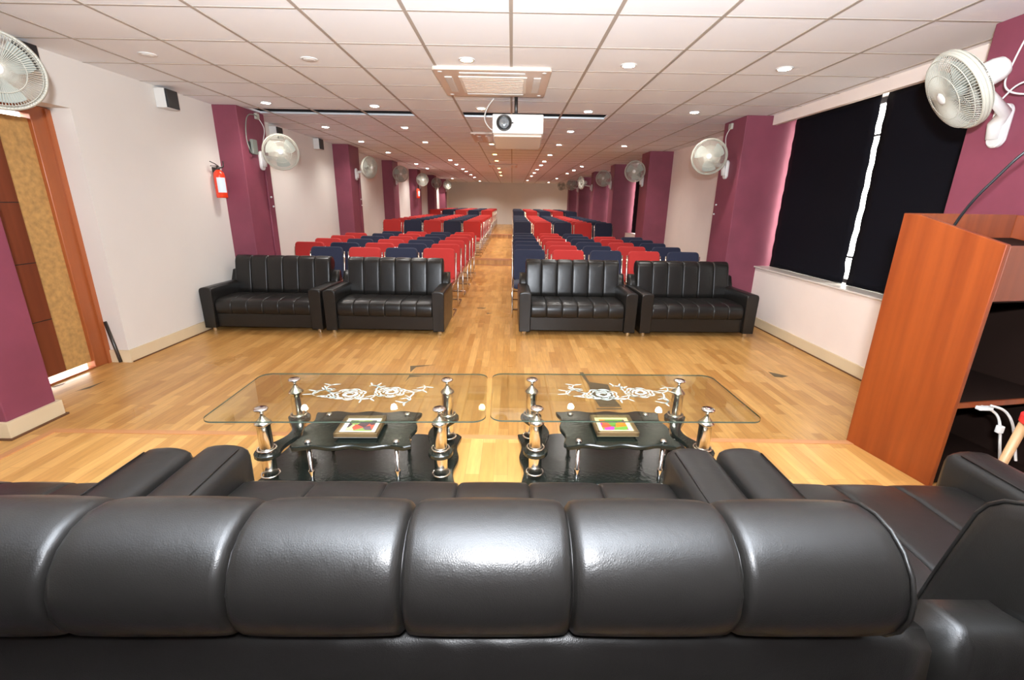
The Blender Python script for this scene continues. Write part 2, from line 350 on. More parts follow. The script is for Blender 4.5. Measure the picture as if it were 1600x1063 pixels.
# columns
def column(side, y0, y1, xf, label, skirt=False):
    x0, x1 = (XL-.02, xf) if side < 0 else (xf, 3.5)
    o = MB().box(x0, x1, y0, y1, 0, H).build('column', PURPLE, bevel=.006)
    tag(o, label, 'column', 'purple columns along the walls')
    if skirt:
        s_ = MB().box(xf-.25, xf+.022, y0-.022, y1+.022, 0, .112); s_.build('skirting', BASEB, o, bevel=.003)['label'] = 'cream skirting board'
        MB().box(xf-.25, xf+.034, y0-.034, y1+.034, 0, .012).build('floor_joint', MATS['dark_joint'], o)
    return o
ordn = ['nearest', 'second', 'third', 'fourth', 'fifth', 'sixth', 'seventh']
column(-1, 2.54, 2.855, -3.10, 'nearest purple left wall column with cream skirting, in front of the door', True)
colsL = [(5.79, 6.40, -3.20), (9.45, 10.05, -3.17), (12.9, 13.5, -3.2), (16.2, 16.8, -3.2), (19.6, 20.2, -3.2), (22.7, 23.3, -3.2)]
for i, (a, b, x) in enumerate(colsL):
    c = column(-1, a, b, x, ['purple left wall column beside the red fire extinguisher', 'third purple column from the front along the left wall', 'fourth purple column from the front along the left wall',
               'fifth purple column from the front along the left wall', 'sixth purple column from the front along the left wall', 'farthest purple column on the left wall'][i])
    if i < 2:
        for k, (yy, zz) in enumerate(((b-.09, 1.48), (b-.06, 1.36))):
            MB().lathe([(0, 0), (.011, 0), (.013, .012), (.006, .02), (0, .02)], 10, basis((1, 0, 0), (x, yy, zz))).build('wall_knob', WHITEP, c)['label'] = 'small white wall knob'
        MB().tube([(x+.008, b-.16, 0.02), (x+.008, b-.16, H-.45)], .010, 8).build('conduit', PURPLE, c)
for i, (a, b, x) in enumerate(colsR):
    c = column(1, a, b, x, ['nearest purple right wall column behind the lectern and white fan', 'purple right wall column between the big black window and the pale wall', 'third purple column from the front along the right wall',
               'fourth purple column from the front along the right wall', 'fifth purple column from the front along the right wall', 'sixth purple column from the front along the right wall', 'farthest purple column on the right wall'][i])
    if i == 1:
        for yy, zz in ((b-.09, 1.48), (b-.06, 1.36)):
            MB().lathe([(0, 0), (.011, 0), (.013, .012), (.006, .02), (0, .02)], 10, basis((-1, 0, 0), (x, yy, zz))).build('wall_knob', WHITEP, c)['label'] = 'small white wall knob'

# windows and blinds
def window(n, y0, y1):
    w = MB()
    w.box(3.42, 3.46, y0, y1, WZ0, WZ0+.05).box(3.42, 3.46, y0, y1, WZ1-.05, WZ1).box(3.42, 3.46, y0, y0+.05, WZ0, WZ1).box(3.42, 3.46, y1-.05, y1, WZ0, WZ1)
    ym = (y0+y1)/2+.35; w.box(3.42, 3.46, ym, ym+.05, WZ0, WZ1)
    for z in (.98, 2.12): w.box(3.43, 3.45, y0, y1, z, z+.018)
    o = struct('window_%d' % n, w, FRAMEW)
    MB().box(3.438, 3.442, y0+.05, y1-.05, WZ0+.05, WZ1-.05).build('window_pane', PANE, o)
for i, (a, b) in enumerate(bays): window(i+1, a, b)
def blind(y0f, y1f, label, x=3.30, z0=WZ0+.022, z1=2.445, group='black window blinds'):
    vs, fs = [], []; nz, ny = 26, 14
    for i in range(nz+1):
        z = z0+(z1-z0)*i/nz; a, b = y0f(z), y1f(z)
        for j in range(ny+1):
            t = j/ny; y = a+(b-a)*t
            xx = x+.006*math.sin(t*9+z*2)+.004*math.sin(z*31)
            vs.append((xx, y, z))
    for i in range(nz):
        for j in range(ny):
            k = i*(ny+1)+j; fs.append((k, k+1, k+ny+2, k+ny+1))
    mb = MB(); mb.add(vs, fs, True); o = mb.build('window_blind', BLIND)
    so = o.modifiers.new('solid', 'SOLIDIFY'); so.thickness = .004
    tag(o, label, 'blind', group)
    bb = MB().tube([(x+.004, y0f(z0)+.01, z0+.004), (x+.004, y1f(z0)-.01, z0+.004)], .007, 8).build('bottom_rail', DARKP, o)
    return o
gapc = lambda z: 4.475+.012*math.sin(z*3.1)-.02*math.exp(-((z-.8)/.12)**2)
gapw = lambda z: (.030+.020*max(0, min(1, (1.9-z)/1.0)))*(1 if z > .9 else .75)
blind(lambda z: gapc(z)+gapw(z), lambda z: 5.81, 'black blind of the big right window, left of the bright vertical slit')
blind(lambda z: 3.06, lambda z: gapc(z)-gapw(z), 'black blind of the big right window, right of the bright slit, behind the lectern')
for i, (a, b) in enumerate(bays[1:]):
    lo = .05+.05*(i == 0)
    blind(lambda z, a=a, lo=lo: a+lo*max(0, min(1, (1.5-z))), lambda z, b=b: b-.08, ['black blind in the second window from the front, above the right hand chairs', 'black blind in the third window from the front on the right wall',
          'black blind in the fourth window from the front on the right wall', 'black blind in the farthest window on the right wall'][i])

# door
d = struct('door_1', MB().box(-3.735, -3.70, 3.0, 3.785, .055, 2.018), DARKWOOD)
MB().box(-3.699, -3.69, 3.56, 3.785, .06, 2.015).build('door_panel', TAN, d)
MB().box(-3.699, -3.69, 3.18, 3.30, .06, 2.015).build('door_panel', TAN, d)
for zz in (.5, .95, 1.4, 1.85): MB().box(-3.6995, -3.698, 3.30, 3.56, zz, zz+.006).build('door_groove', DARKP, d)
struct('trim_12', MB().box(-3.74, -3.66, 3.785, 3.944, 0, DZ-.002).box(-3.74, -3.66, DY0, 3.785, 2.045, DZ-.002).box(-3.745, -3.66, DY0, 3.785, 0, .014), DOORFR, bevel=.006)
struct('trim_13', MB().box(-3.66, -3.645, 3.90, 3.944, 0, 2.10), DOORFR)
st = MB().tube([at_x(189, 566, -3.46)+Vector((0, 0, .0)), at_x(164, 503, -3.60)], .014, 6)
tag(st.build('stick', METALD), 'dark thin stick leaning in the corner by the door jamb', 'stick')

# ------------------------------------------------------------------ ceiling lights
rows = {
 'beside the left wall': (-2.77, [2.2, 3.91, 5.63, 7.32, 8.99, 10.86, 13.96, 15.73, 22.2], None),
 'left of the middle': (-1.57, [2.2, 3.95, 5.70, 7.24, 8.92, 12.51, 13.92, 15.72, 16.97, 18.87, 20.73, 24.33], None),
 'of amber lamps over the aisle': (-0.36, [3.89, 5.73, 9.02, 10.86, 12.46, 15.15, 17.01, 18.95], LAMPO),
 'right of the middle': (0.88, [2.2, 3.96, 5.80, 7.33, 8.95, 10.79, 12.41, 13.64, 15.3, 17.04, 19.03, 22.77], None),
 'beside the right wall': (2.09, [2.2, 3.97, 5.73, 8.97, 13.84, 15.43, 17.09, 20.6, 24.41], None)}
ring_proto = None
nth = ['first', 'second', 'third', 'fourth', 'fifth', 'sixth', 'seventh', 'eighth', 'ninth', 'tenth', 'eleventh', 'twelfth']
rings = MB().lathe([(.040, 0), (.062, 0), (.064, -.003), (.058, -.007), (.044, -.007), (.040, -.002)], 20)
def downlight(x, y, m, label, lit=True, amber=False, power=None):
    t = empty('ceiling_light', (x, y, H)); tag(t, label, 'ceiling light', 'recessed ceiling lights')
    rings.build('trim_ring', WHITEP, t)
    MB().lathe([(0, -.002), (.046, -.002), (.046, -.0075), (.034, -.0105), (0, -.0115)], 18).build('lamp', m, t)
    if lit:
        l = bpy.data.lights.new('lamp_light', 'SPOT'); l.energy = power or 15; l.spot_size = 2.45; l.spot_blend = .8; l.shadow_soft_size = .04
        l.color = (1, .70, .40) if amber else (1, .97, .94)
        o = bpy.data.objects.new('lamp_light', l); COL.objects.link(o); o.parent = t; o.location = (0, 0, -.02)
for name, (x, ys, m) in rows.items():
    vis = 0
    for k, y in enumerate(ys):
        dark = (y == 3.91 or y == 3.95)
        off = y < 3
        if not off: vis += 1
        xx = x + {2.09: -.012*(y-4), .88: -.009*(y-4), -.36: -.006*(y-4), -1.57: -.004*(y-4), -2.77: 0}[x]
        if off: continue
        lab = 'recessed %sdownlight, %s from the front in the row %s' % ('unlit ' if dark else '', nth[vis-1], name)
        mm = LAMPX if dark else (m or (LAMPC if k % 3 == 1 else LAMPW))
        downlight(xx, y, mm, lab, not dark, m is not None, (16 if y < 7 else 40) if m else (24 if y < 7 else 34 if y < 12 else 60 if y < 20 else 110))

# ------------------------------------------------------------------ sofas
def sofa_mesh_profile_back():
    P = []
    for k in range(13):                      # roll: from lower rear, over the top, to the front
        a = math.radians(-62+k*(62+165)/12); P.append((.680+.090*math.cos(a), .710+.090*math.sin(a)))
    P += [(.578, .66), (.562, .58), (.548, .50), (.535, .42), (.53, .36), (.58, .34), (.66, .36), (.69, .45), (.70, .55), (.712, .625)]
    return P
def inset_loop(P, d):
    out = []; n = len(P); ar = sum(P[i][0]*P[(i+1) % n][1]-P[(i+1) % n][0]*P[i][1] for i in range(n))
    for i in range(n):
        ty, tz = P[(i+1) % n][0]-P[i-1][0], P[(i+1) % n][1]-P[i-1][1]; L = math.hypot(ty, tz); sg = 1 if ar > 0 else -1
        out.append((P[i][0]-sg*tz/L*d, P[i][1]+sg*ty/L*d))
    return out
def seat_profile():
    return [(.60, .20), (.60, .345), (.50, .372), (.38, .380), (.26, .383), (.14, .380), (.07, .370), (.035, .350), (.018, .315), (.018, .27), (.026, .225), (.05, .205), (.2, .2), (.4, .2)][::-1]
def panel_off(x, xa, xb, n, d, puff):
    w = (xb-xa)/n; t = ((x-xa) % w)/w if x < xb-1e-9 else 1.0
    u = abs(2*t-1); return d*max(0, (u-.90)/.10)**2.2 + puff*u**3
def xsamples(xa, xb, n, per=12):
    xs = []; w = (xb-xa)/n
    tt = [0, .004, .014, .032, .07, .16, .33, .5, .67, .84, .93, .968, .986, .996]
    for i in range(n): xs += [xa+w*(i+t) for t in tt]
    return xs+[xb]
def make_sofa(w, npan, aw=.14, lift=0.0, back_over=.045, label='', cat='sofa', group=None, name='sofa'):
    t = empty(name, (0, 0, 0)); tag(t, label, cat, group)
    hw = w/2; ia = hw-aw
    MB().box(-ia-.01, ia+.01, .045, .70, .055, .225).build('base', LEATHER, t, bevel=.012)
    # seat
    xs = xsamples(-ia, ia, npan); sp = [(y, z if z < .3 else z+lift*(1 if y < .55 else .5)) for y, z in seat_profile()]
    MB().sweep(sp, xs, lambda i, x: panel_off(x, -ia, ia, npan, .008, .003)).build('seat', LEATHER, t)
    # backrest
    hb = ia+back_over; xb = xsamples(-hb, hb, npan); bp = sofa_mesh_profile_back(); nb = len(bp)
    def offb(i, x):
        o = panel_off(x, -hb, hb, npan, .014, .0045)
        e = min(x+hb, hb-x); o += .010*max(0, 1-e/.014)**2
        if i < 2: o *= .5
        return o
    b = MB().sweep(bp, xb, offb).build('backrest', LEATHER, t)
    for s in (-1, 1):                        # piping round the end of the roll
        xx = s*(hb-.010); MB().tube([(xx, y, z) for y, z in inset_loop(bp, .0025)], .0032, 6, closed=True).build('piping', LEATHER, b)
    # rear board below the roll, gathered seam at its top
    rb = MB(); pts = []
    n = 40
    vs, fs = [], []
    for i in range(n+1):
        x = -hw+.02+(2*hw-.04)*i/n
        g = .004*math.sin(i*2.9)
        for y, z in ((.60, .06), (.735, .06), (.742, .30), (.742+g*.3, .55), (.735+g, .610), (.715, .628+g*.6), (.66, .62), (.60, .5)): vs.append((x, y, z))
    for i in range(n):
        for k in range(8): fs.append((i*8+k, i*8+(k+1) % 8, (i+1)*8+(k+1) % 8, (i+1)*8+k))
    fs.append(tuple(range(8))[::-1]); fs.append(tuple(range(n*8, n*8+8)))
    rb.add(vs, fs, True); rb.build('rear_panel', LEATHER, t)
    # arms
    for s in (-1, 1):
        x0, x1 = (ia, hw) if s > 0 else (-hw, -ia)
        sec = []                             # cross-section in x,z: softly domed top
        for k in range(9):
            a = PI*k/8; sec.append(((x0+x1)/2+math.cos(a)*(x1-x0)/2*1.0, .478+.034*math.sin(a)**.7))
        sec = [(x1-.006, .055), (x1-.003, .3), (x1, .44)]+sec+[(x0, .44), (x0+.003, .3), (x0+.006, .055)]
        m_ = len(sec); vs, fs = [], []
        ysec = [(.004, .86, -.02), (0, .93, -.006), (.012, .985, 0), (.035, 1, 0), (.3, 1, 0), (.6, 1, -.004), (.73, .99, -.012), (.745, .93, -.02)]
        cx = (x0+x1)/2
        for yy, k_, dz in ysec:
            for x, z in sec: vs.append((cx+(x-cx)*k_, yy, z if z < .1 else (z+dz)))
        for i in range(len(ysec)-1):
            for k in range(m_): fs.append((i*m_+k, (i+1)*m_+k, (i+1)*m_+(k+1) % m_, i*m_+(k+1) % m_))
        fs.append(tuple(range(m_))); fs.append(tuple(range((len(ysec)-1)*m_, len(ysec)*m_))[::-1])
        arm = MB(); arm.add(vs, fs, True); ao = arm.build('armrest', LEATHER, t)
        ao.modifiers.new('wn', 'WEIGHTED_NORMAL')
        MB().tube([(x0+.02 if s > 0 else x1-.02, y, .507-.004*(y > .6)) for y in (.03, .2, .4, .6)], .0022, 5).build('piping', LEATHER, ao)
    for sx in (-1, 1):
        for yy in (.07, .68):
            MB().lathe([(0, 0), (.022, 0), (.026, .01), (.024, .05), (.03, .062), (0, .062)], 14, Matrix.Translation((sx*(hw-.07), yy, 0))).build('foot', CHROME, t)['label'] = 'round metal foot'
    return t
def place(t, x, y, z, rz): t.location = (x, y, z); t.rotation_euler = (0, 0, rz); return t
g2 = 'black leather sofas'
W2 = 1.33
sA = make_sofa(1.34, 6, label='black leather two-seat sofa at far left, against the left wall', group=g2)
place(sA, -2.775, 4.95, 0, 0)
for lab, x, y, r in (('black leather two-seat sofa just left of the centre aisle, before the chairs', -1.405, 4.93, 0),
                     ('black leather two-seat sofa just right of the centre aisle, before the chairs', .765, 5.0, .012),
                     ('black leather two-seat sofa by the right wall under the black window', 2.145, 5.03, .03)):
    c = copy_tree(sA); place(c, x, y, 0, r); c['label'] = lab
near = make_sofa(1.525, 6, lift=.058, label='black leather sofa seen from behind in the foreground, its back to the camera', group=g2)
place(near, -.146, 1.215, E0, PI+.014)
nl = make_sofa(1.40, 6, lift=.058, label='black leather sofa at lower left, only its seat and one armrest in view', group=g2)
place(nl, -1.625, 1.185, E0, PI)
ac = make_sofa(.84, 3, lift=.058, back_over=.012, label='black leather single armchair at lower right, beside the lectern', cat='armchair', name='armchair')
place(ac, 1.055, 1.23, E0, PI)

# ------------------------------------------------------------------ glass coffee tables
def wavy(hx, hy, amp, nw, corner=.06, n=160, ph=0.0):
    out = []
    for k in range(n):
        a = 2*PI*k/n; c, s = math.cos(a), math.sin(a)
        e = 5.0; r = (abs(c/hx)**e+abs(s/hy)**e)**(-1/e)
        r += amp*math.sin(nw*a+ph); out.append((r*c, r*s))
    return out
def wavy_rect(hx, hy, amp, nx, ny, ph=0.0):
    out = []; N = 40
    for k in range(N): t = -1+2*k/N; out.append((t*hx*(1-.03), -hy-amp*math.cos(t*PI*nx+ph)))
    for k in range(N): t = -1+2*k/N; out.append((hx+amp*math.cos(t*PI*ny), t*hy*.97))
    for k in range(N): t = 1-2*k/N; out.append((t*hx*.97, hy+amp*math.cos(t*PI*nx)))
    for k in range(N): t = 1-2*k/N; out.append((-hx-amp*math.cos(t*PI*ny), t*hy*.97))
    return out
def rrect(hx, hy, r, n=8):
    out = []
    for cx, cy, a0 in ((hx-r, hy-r, 0), (-hx+r, hy-r, 90), (-hx+r, -hy+r, 180), (hx-r, -hy+r, 270)):
        for k in range(n+1): a = math.radians(a0+90*k/n); out.append((cx+r*math.cos(a), cy+r*math.sin(a)))
    return out
def ribbon(mb, pts, w, z):
    vs, fs = [], []
    for i, p in enumerate(pts):
        a = pts[max(0, i-1)]; b = pts[min(len(pts)-1, i+1)]; dx, dy = b[0]-a[0], b[1]-a[1]; L = math.hypot(dx, dy) or 1
        ww = w*(.35+.65*math.sin(PI*(i+.5)/len(pts))); vs += [(p[0]-dy/L*ww/2, p[1]+dx/L*ww/2, z), (p[0]+dy/L*ww/2, p[1]-dx/L*ww/2, z)]
    for i in range(len(pts)-1): fs.append((2*i, 2*i+1, 2*i+3, 2*i+2))
    mb.add(vs, fs)
def flower(mb, cx, cy, r, z, rot=0):
    for k in range(3):
        rr = r*(.25+.12*k); ribbon(mb, [(cx+rr*math.cos(rot+k*2.2+t*.5)*1.15, cy+rr*math.sin(rot+k*2.2+t*.5)) for t in range(9)], .011, z)
    for k in range(7):
        a = rot+2*PI*k/7; ax, ay = math.cos(a), math.sin(a)
        for m, q in ((.62, .30), (.85, .34)):
            ribbon(mb, [(cx+(r*m*math.cos(a+q*(t-4)/4*1.25)+r*.14*ax*math.sin(PI*t/8))*1.2, cy+r*m*math.sin(a+q*(t-4)/4*1.25)+r*.14*ay*math.sin(PI*t/8)) for t in range(9)], .009, z)
def swirl(mb, x, y, L, a, z, curl=1.0):
    pts = []; px, py = x, y
    for t in range(12): pts.append((px, py)); px += L/12*math.cos(a); py += L/12*math.sin(a); a += curl*.16*(1+t*.12)
    ribbon(mb, pts, .006, z)
    for k in (3, 6, 9):
        bx, by = pts[k]
        for s in (-1, 1): ribbon(mb, [(bx+.009*j*math.cos(a+s*1.1+.2*k), by+.007*j*math.sin(a+s*1.1+.2*k)) for j in range(6)], .008, z)
def coffee_table(label, cx, cy, rz, mirror):
    t = empty('coffee_table', (cx, cy, E0), rz); tag(t, label, 'coffee table', 'glass topped coffee tables')
    MB().prism(wavy_rect(.425, .232, .008, 4, 2), .012, .034, bev=.004).build('base_board', BLACKG, t)['label'] = 'black wavy edged base board'
    for sx in (-1, 1):
        for sy in (-1, 1):
            M = Matrix.Translation((sx*.37, sy*.165, 0))
            leg = MB().lathe([(0, .034), (.029, .034), (.029, .150), (.029, .172), (.028, .174), (.028, .298), (.034, .301), (.034, .308), (.029, .313), (.014, .330), (.008, .342), (.007, .352), (.008, .356), (0, .356)], 20, M).build('leg', CHROMEW, t)
            leg['label'] = 'thick chrome leg'
            for z in (.062, .186): MB().tube([(sx*.37+.037*math.cos(a*PI/10), sy*.165+.037*math.sin(a*PI/10), z) for a in range(20)], .004, 6, closed=True).build('collar', CHROME, leg)
            MB().lathe([(0, .366), (.027, .366), (.029, .370), (.024, .375), (0, .377)], 16, M).build('cap', CHROME, leg)
    for sx in (-1, 1):                       # narrow curved side shelves joining front and rear legs
        ol = []
        path = [(sx*.37-sx*.020*(1-math.cos(PI*(u+1)))*1.3, u*.165, .024+.030*abs(u)**2.4) for u in [-1+2*k/24 for k in range(25)]]
        rt = [(x+w, y) for x, y, w in path]; lf = [(x-w, y) for x, y, w in path][::-1]
        capf = lambda x, y, w, a0: [(x+w*math.cos(math.radians(a0+180*k/8)), y+w*math.sin(math.radians(a0+180*k/8))) for k in range(1, 8)]
        ol = rt+capf(*path[-1], 0)+lf+capf(*path[0], 180)
        MB().prism(ol, .152, .172, bev=.003).build('side_shelf', BLACKG, t)
    cs = MB().prism([(x, y-.055) for x, y in wavy_rect(.245, .165, .008, 3, 2, PI)], .205, .225, bev=.004).build('centre_shelf', BLACKG, t)
    for sx in (-1, 1):
        for yy in (-.185, .075):
            M = Matrix.Translation((sx*.185, yy, 0))
            MB().lathe([(0, .034), (.010, .034), (.007, .05), (.013, .085), (.013, .09), (.007, .095), (.010, .205), (0, .205)], 12, M).build('shelf_leg', CHROME, t)
            MB().lathe([(0, .225), (.014, .225), (.015, .229), (.008, .236), (0, .237)], 14, M).build('stud', CHROME, cs)
    hx, hy, gz = .568, .265, .356
    g = MB().prism(rrect(hx, hy, .055), gz, gz+.010).build('glass_top', GLASS, t)
    g['label'] = 'clear glass top with etched flowers'
    ed = MB(); R_ = rrect(hx+.0006, hy+.0006, .055); n = len(R_)
    vs = [(x, y, z) for z in (gz+.001, gz+.007) for x, y in R_]; ed.add(vs, [(k, (k+1) % n, n+(k+1) % n, n+k) for k in range(n)], True)
    ed.build('glass_edge', GEDGE, g)
    e = MB(); z = gz+.0112
    sg = 1
    flower(e, -.055*sg, -.005, .062, z, .4); flower(e, .125*sg, .02, .058, z, 1.3)
    for x, y, L, a, c in ((-.12, .01, .17, PI-.25, -1), (-.15, .03, .14, PI-.6, 1.3), (.19, .02, .17, -.15, 1), (.2, -.02, .13, -.5, -1.2), (-.02, -.05, .15, -.5, 1.1), (.04, .05, .10, .8, 1.4), (-.09, -.04, .10, PI+.5, -1)):
        swirl(e, x, y, L, a, z, c)
    e.build('etched_flowers', ETCH, g)['label'] = 'white etched roses and leaves'
    return t
coffee_table('left glass topped coffee table with black shelves and chrome legs', -.670, 1.908, .035, 1)
coffee_table('right glass topped coffee table with black shelves and chrome legs', .487, 1.948, .02, -1)
def photo_frame(x, y, rz, label, mount, photo):
    t = empty('photo_frame', (x, y, E0+.2375), rz); tag(t, label, 'photo frame', 'framed photos lying on the coffee tables')
    hx, hy = .094, .088; f = MB()
    for a in ((-hx, hx, -hy, -hy+.016), (-hx, hx, hy-.016, hy), (-hx, -hx+.016, -hy, hy), (hx-.016, hx, -hy, hy)): f.box(*a, 0, .022)
    f.build('frame', GOLD, t, bevel=.004)
    MB().box(-hx+.002, hx-.002, -hy+.002, hy-.002, 0, .012).build('mount', mount, t)
    MB().box(-.058, .058, -.050, .050, .012, .0135).build('print', photo, t)
photo_frame(-.655, 1.825, .02, 'framed photo with white mount lying on the left coffee table', MATTW, PHOTO1)
photo_frame(.478, 1.870, .02, 'framed photo with yellow mount lying on the right coffee table', MATTY, PHOTO2)

# ------------------------------------------------------------------ auditorium chairs
def make_chair(cloth, cname):
    t = empty('chair', (0, 0, 0)); tag(t, cname, 'chair')
    def rounded(hx, hy, r): return rrect(hx, hy, r, 5)
    # seat pad, rolled front
    sp = [(.43, .415), (.43, .455), (.3, .462), (.12, .460), (.04, .450), (.008, .43), (.006, .40), (.03, .385), (.2, .40)][::-1]
    MB().sweep(sp, [-.212, -.203, -.17, 0, .17, .203, .212], lambda i, x: .018*max(0, (abs(x)-.17)/.045)**2).build('seat', cloth, t)
    # backrest: curved, rounded corners
    M = Matrix.Translation((0, .473, .642)) @ Matrix.Rotation(math.radians(90-9), 4, 'X')
    MB().prism(rounded(.214, .212, .05), -.022, .024, M=M, bev=.012).build('backrest', cloth, t)
    fr = MB()
    for s in (-1, 1):
        x = s*.228
        fr.tube([(x, .505, .79), (x, .47, .60), (x, .445, .47), (x, .42, .425), (x, .38, .412), (x, .07, .405), (x, .02, .390), (x, .0, .35), (x, .0, .05), (x, .012, .018), (x, .05, .011), (x, .44, .011), (x*.96, .475, .012), (0, .48, .012)], .011, 7)
    fr.tube([(-.228, .20, .395), (.228, .20, .395)], .009, 6).tube([(-.228, .492, .72), (.228, .492, .72)], .008, 6)
    fr.build('frame', CHROMEW, t)['label'] = 'chrome cantilever tube frame'
    return t
protos = {'R': make_chair(REDF, 'red'), 'N': make_chair(NAVYF, 'navy')}
used = set()
cname = {'R': 'red chair', 'N': 'navy blue chair'}
seatpos_l = ['at wall end', 'second from wall', 'in middle', 'second from aisle', 'at aisle end']
seatpos_r = ['at aisle end', 'second from aisle', 'in middle', 'second from wall', 'at wall end']
def put_chair(k, x, y, z, label, group):
    if k in used: c = copy_tree(protos[k])
    else: c = protos[k]; used.add(k)
    c.location = (x+random.uniform(-.004, .004), y+random.uniform(-.02, .02), z); c.rotation_euler = (0, 0, random.uniform(-.012, .012))
    c['label'] = label; c['group'] = group
LX = [-2.965, -2.465, -1.97, -1.478, -.982]; RX = [.262, .77, 1.275, 1.785, 2.30]; LX1 = [-3.03, -2.50, -1.985, -1.485, -.982]; RX1 = [.25, .78, 1.30, 1.83, 2.36]
pl, pr_ = 'RNRNR', 'NRNRN'
blocks = [('front', 5.76, .70, 6, 0.0), ('middle', 11.16, .71, 9, S1), ('rear', 17.76, .76, 9, S2)]
for bn, y0, dy, nr, z in blocks:
    for r in range(nr):
        rn = nth[r]
        for c in range(5):
            if not (bn == 'front' and c == 0 and r in (0, 5)):
                put_chair(pl[c], (LX1 if bn == 'front' else LX)[c], y0+dy*r, z, '%s %s of %s row, %s block left of aisle' % (cname[pl[c]], seatpos_l[c], rn, bn), 'red and navy chairs left of the aisle')
            if not (bn == 'front' and c >= 3 and r == 5):
                put_chair(pr_[c], (RX1 if bn == 'front' else RX)[c], y0+.07+dy*r, z, '%s %s of %s row, %s block right of aisle' % (cname[pr_[c]], seatpos_r[c], rn, bn), 'red and navy chairs right of the aisle')

# ------------------------------------------------------------------ wall fans
def fan_parts():
    R_ = .2
    def dome(r, front): # depth profile of the cage
        return (.055*(1-(r/R_)**2)**.5 + .02) if front else -(.05*(1-(r/R_)**2)**.5 + .02)
    cage = {}
    for front in (True, False):
        m = MB()
        for k in range(84):
            a = 2*PI*k/84; pts = []
            for q in range(7):
                r = .028+(R_-.028)*q/6; pts.append((r*math.cos(a), r*math.sin(a), dome(min(r, R_*.9999), front)))
            m.tube(pts, .0019, 4, caps=False)
        for r in (.032, .12, R_*.93):
            m.tube([(r*math.cos(a*PI/18), r*math.sin(a*PI/18), dome(r, front)) for a in range(36)], .0022, 5, closed=True)
        cage[front] = m
    rim = MB().tube([(R_*math.cos(a*PI/24), R_*math.sin(a*PI/24), 0) for a in range(48)], .011, 8, closed=True)
    rim.tube([(R_*math.cos(a*PI/24), R_*math.sin(a*PI/24), -.015) for a in range(48)], .009, 8, closed=True)
    rim.tube([(R_*math.cos(a*PI/24), R_*math.sin(a*PI/24), .012) for a in range(48)], .008, 8, closed=True)
    blades = MB()
    for b in range(3):
        a0 = 2*PI*b/3+.4; vs, fs = [], []
        for i in range(8):
            r = .035+(.135)*i/7
            half = .62*math.sin(min(1, .35+i/8)*PI*.55)*(1-.25*(i/7)**3)
            for j in range(7):
                a = a0+half*(j/3-1)+.25*(i/7); vs.append((r*math.cos(a), r*math.sin(a), .022*(j/3-1)*(1-.3*i/7)+.003))
        nv = len(vs); vs += [(x, y, z-.003) for x, y, z in vs]
        for i in range(7):
            for j in range(6):
                k = i*7+j; fs.append((k, k+7, k+8, k+1)); fs.append((nv+k, nv+k+1, nv+k+8, nv+k+7))
        blades.add(vs, fs, True)
    hub = MB().lathe([(0, -.02), (.038, -.02), (.040, .02), (.032, .042), (.012, .050), (0, .051)], 20)
    boss = MB().lathe([(0, .072), (.030, .070), (.032, .076), (.022, .081), (0, .082)], 20)
    motor = MB().lathe([(0, -.21), (.030, -.208), (.050, -.195), (.060, -.165), (.064, -.09), (.060, -.072), (.04, -.07), (0, -.07)], 20)
    return cage, rim, blades, hub, boss, motor
CAGE, RIM, BLADES, HUB, BOSS, MOTOR = fan_parts()
def mk(mb, n): 
    me = bpy.data.meshes.new(n); me.from_pydata([tuple(v) for v in mb.v], [], mb.f)
    for p, q in zip(me.polygons, mb.sm): p.use_smooth = q
    return me
FM = {}
for n, mb, m in (('front_grille', CAGE[True], CREAMP), ('rear_grille', CAGE[False], CREAMP), ('rim', RIM, CREAMP), ('blades', BLADES, FANBL), ('hub', HUB, FANBL), ('badge', BOSS, WHITEP), ('motor', MOTOR, WHITEP)):
    FM[n] = mk(mb, n); FM[n].materials.append(m)
def fan(c, n, wall, label, cord=None):
    """c: cage centre, n: facing, wall: point on the wall where the bracket is fixed"""
    c = Vector(c); w = Vector(wall); t = empty('wall_fan', w); tag(t, label, 'fan', 'white wall mounted fans')
    B = basis(n, c-w)
    for k in FM:
        o = bpy.data.objects.new(k, FM[k]); COL.objects.link(o); o.parent = t; o.matrix_local = B
    side = 1 if w.x < 0 else -1              # the wall is at -side
    ax = Vector(n).normalized(); mo = (c-w)-ax*.14; pivot = mo+Vector((0, 0, -.065))
    br = MB().tube([mo+Vector((0, 0, -.05)), pivot+Vector((0, 0, -.015)), Vector((side*.075, pivot.y*.35, -.02+pivot.z*.2)), Vector((side*.045, 0, -.05)), Vector((side*.04, 0, -.13))], [.020, .022, .028, .036, .030], 12)
    br.build('bracket_arm', WHITEP, t, )
    bp = MB(); Mx = basis((side, 0, 0), (0, 0, -.06))
    bp.prism([(x*1.0, y*1.0) for x, y in rrect(.045, .115, .044)], 0, .035, M=Mx, bev=.008)
    bp.build('wall_plate', WHITEP, t)
    if cord:
        p = [Vector(q)-w for q in cord]; MB().tube(smooth(p, 4), .0045, 6).build('cord', WHITEP, t)
    return t
def smooth(P, k):
    P = [Vector(p) for p in P]
    for _ in range(k):
        Q = [P[0]]
        for a, b in zip(P[:-1], P[1:]): Q += [a*.75+b*.25, a*.25+b*.75]
        P = Q+[P[-1]]
    return P
def wbox(name, loc, dims, m, label, cat, kids=()):
    x, y, z = loc; a, b, c = dims
    o = MB().box(-a/2, a/2, -b/2, b/2, -c/2, c/2).build(name, m, bevel=.006); o.location = loc; tag(o, label, cat)
    return o
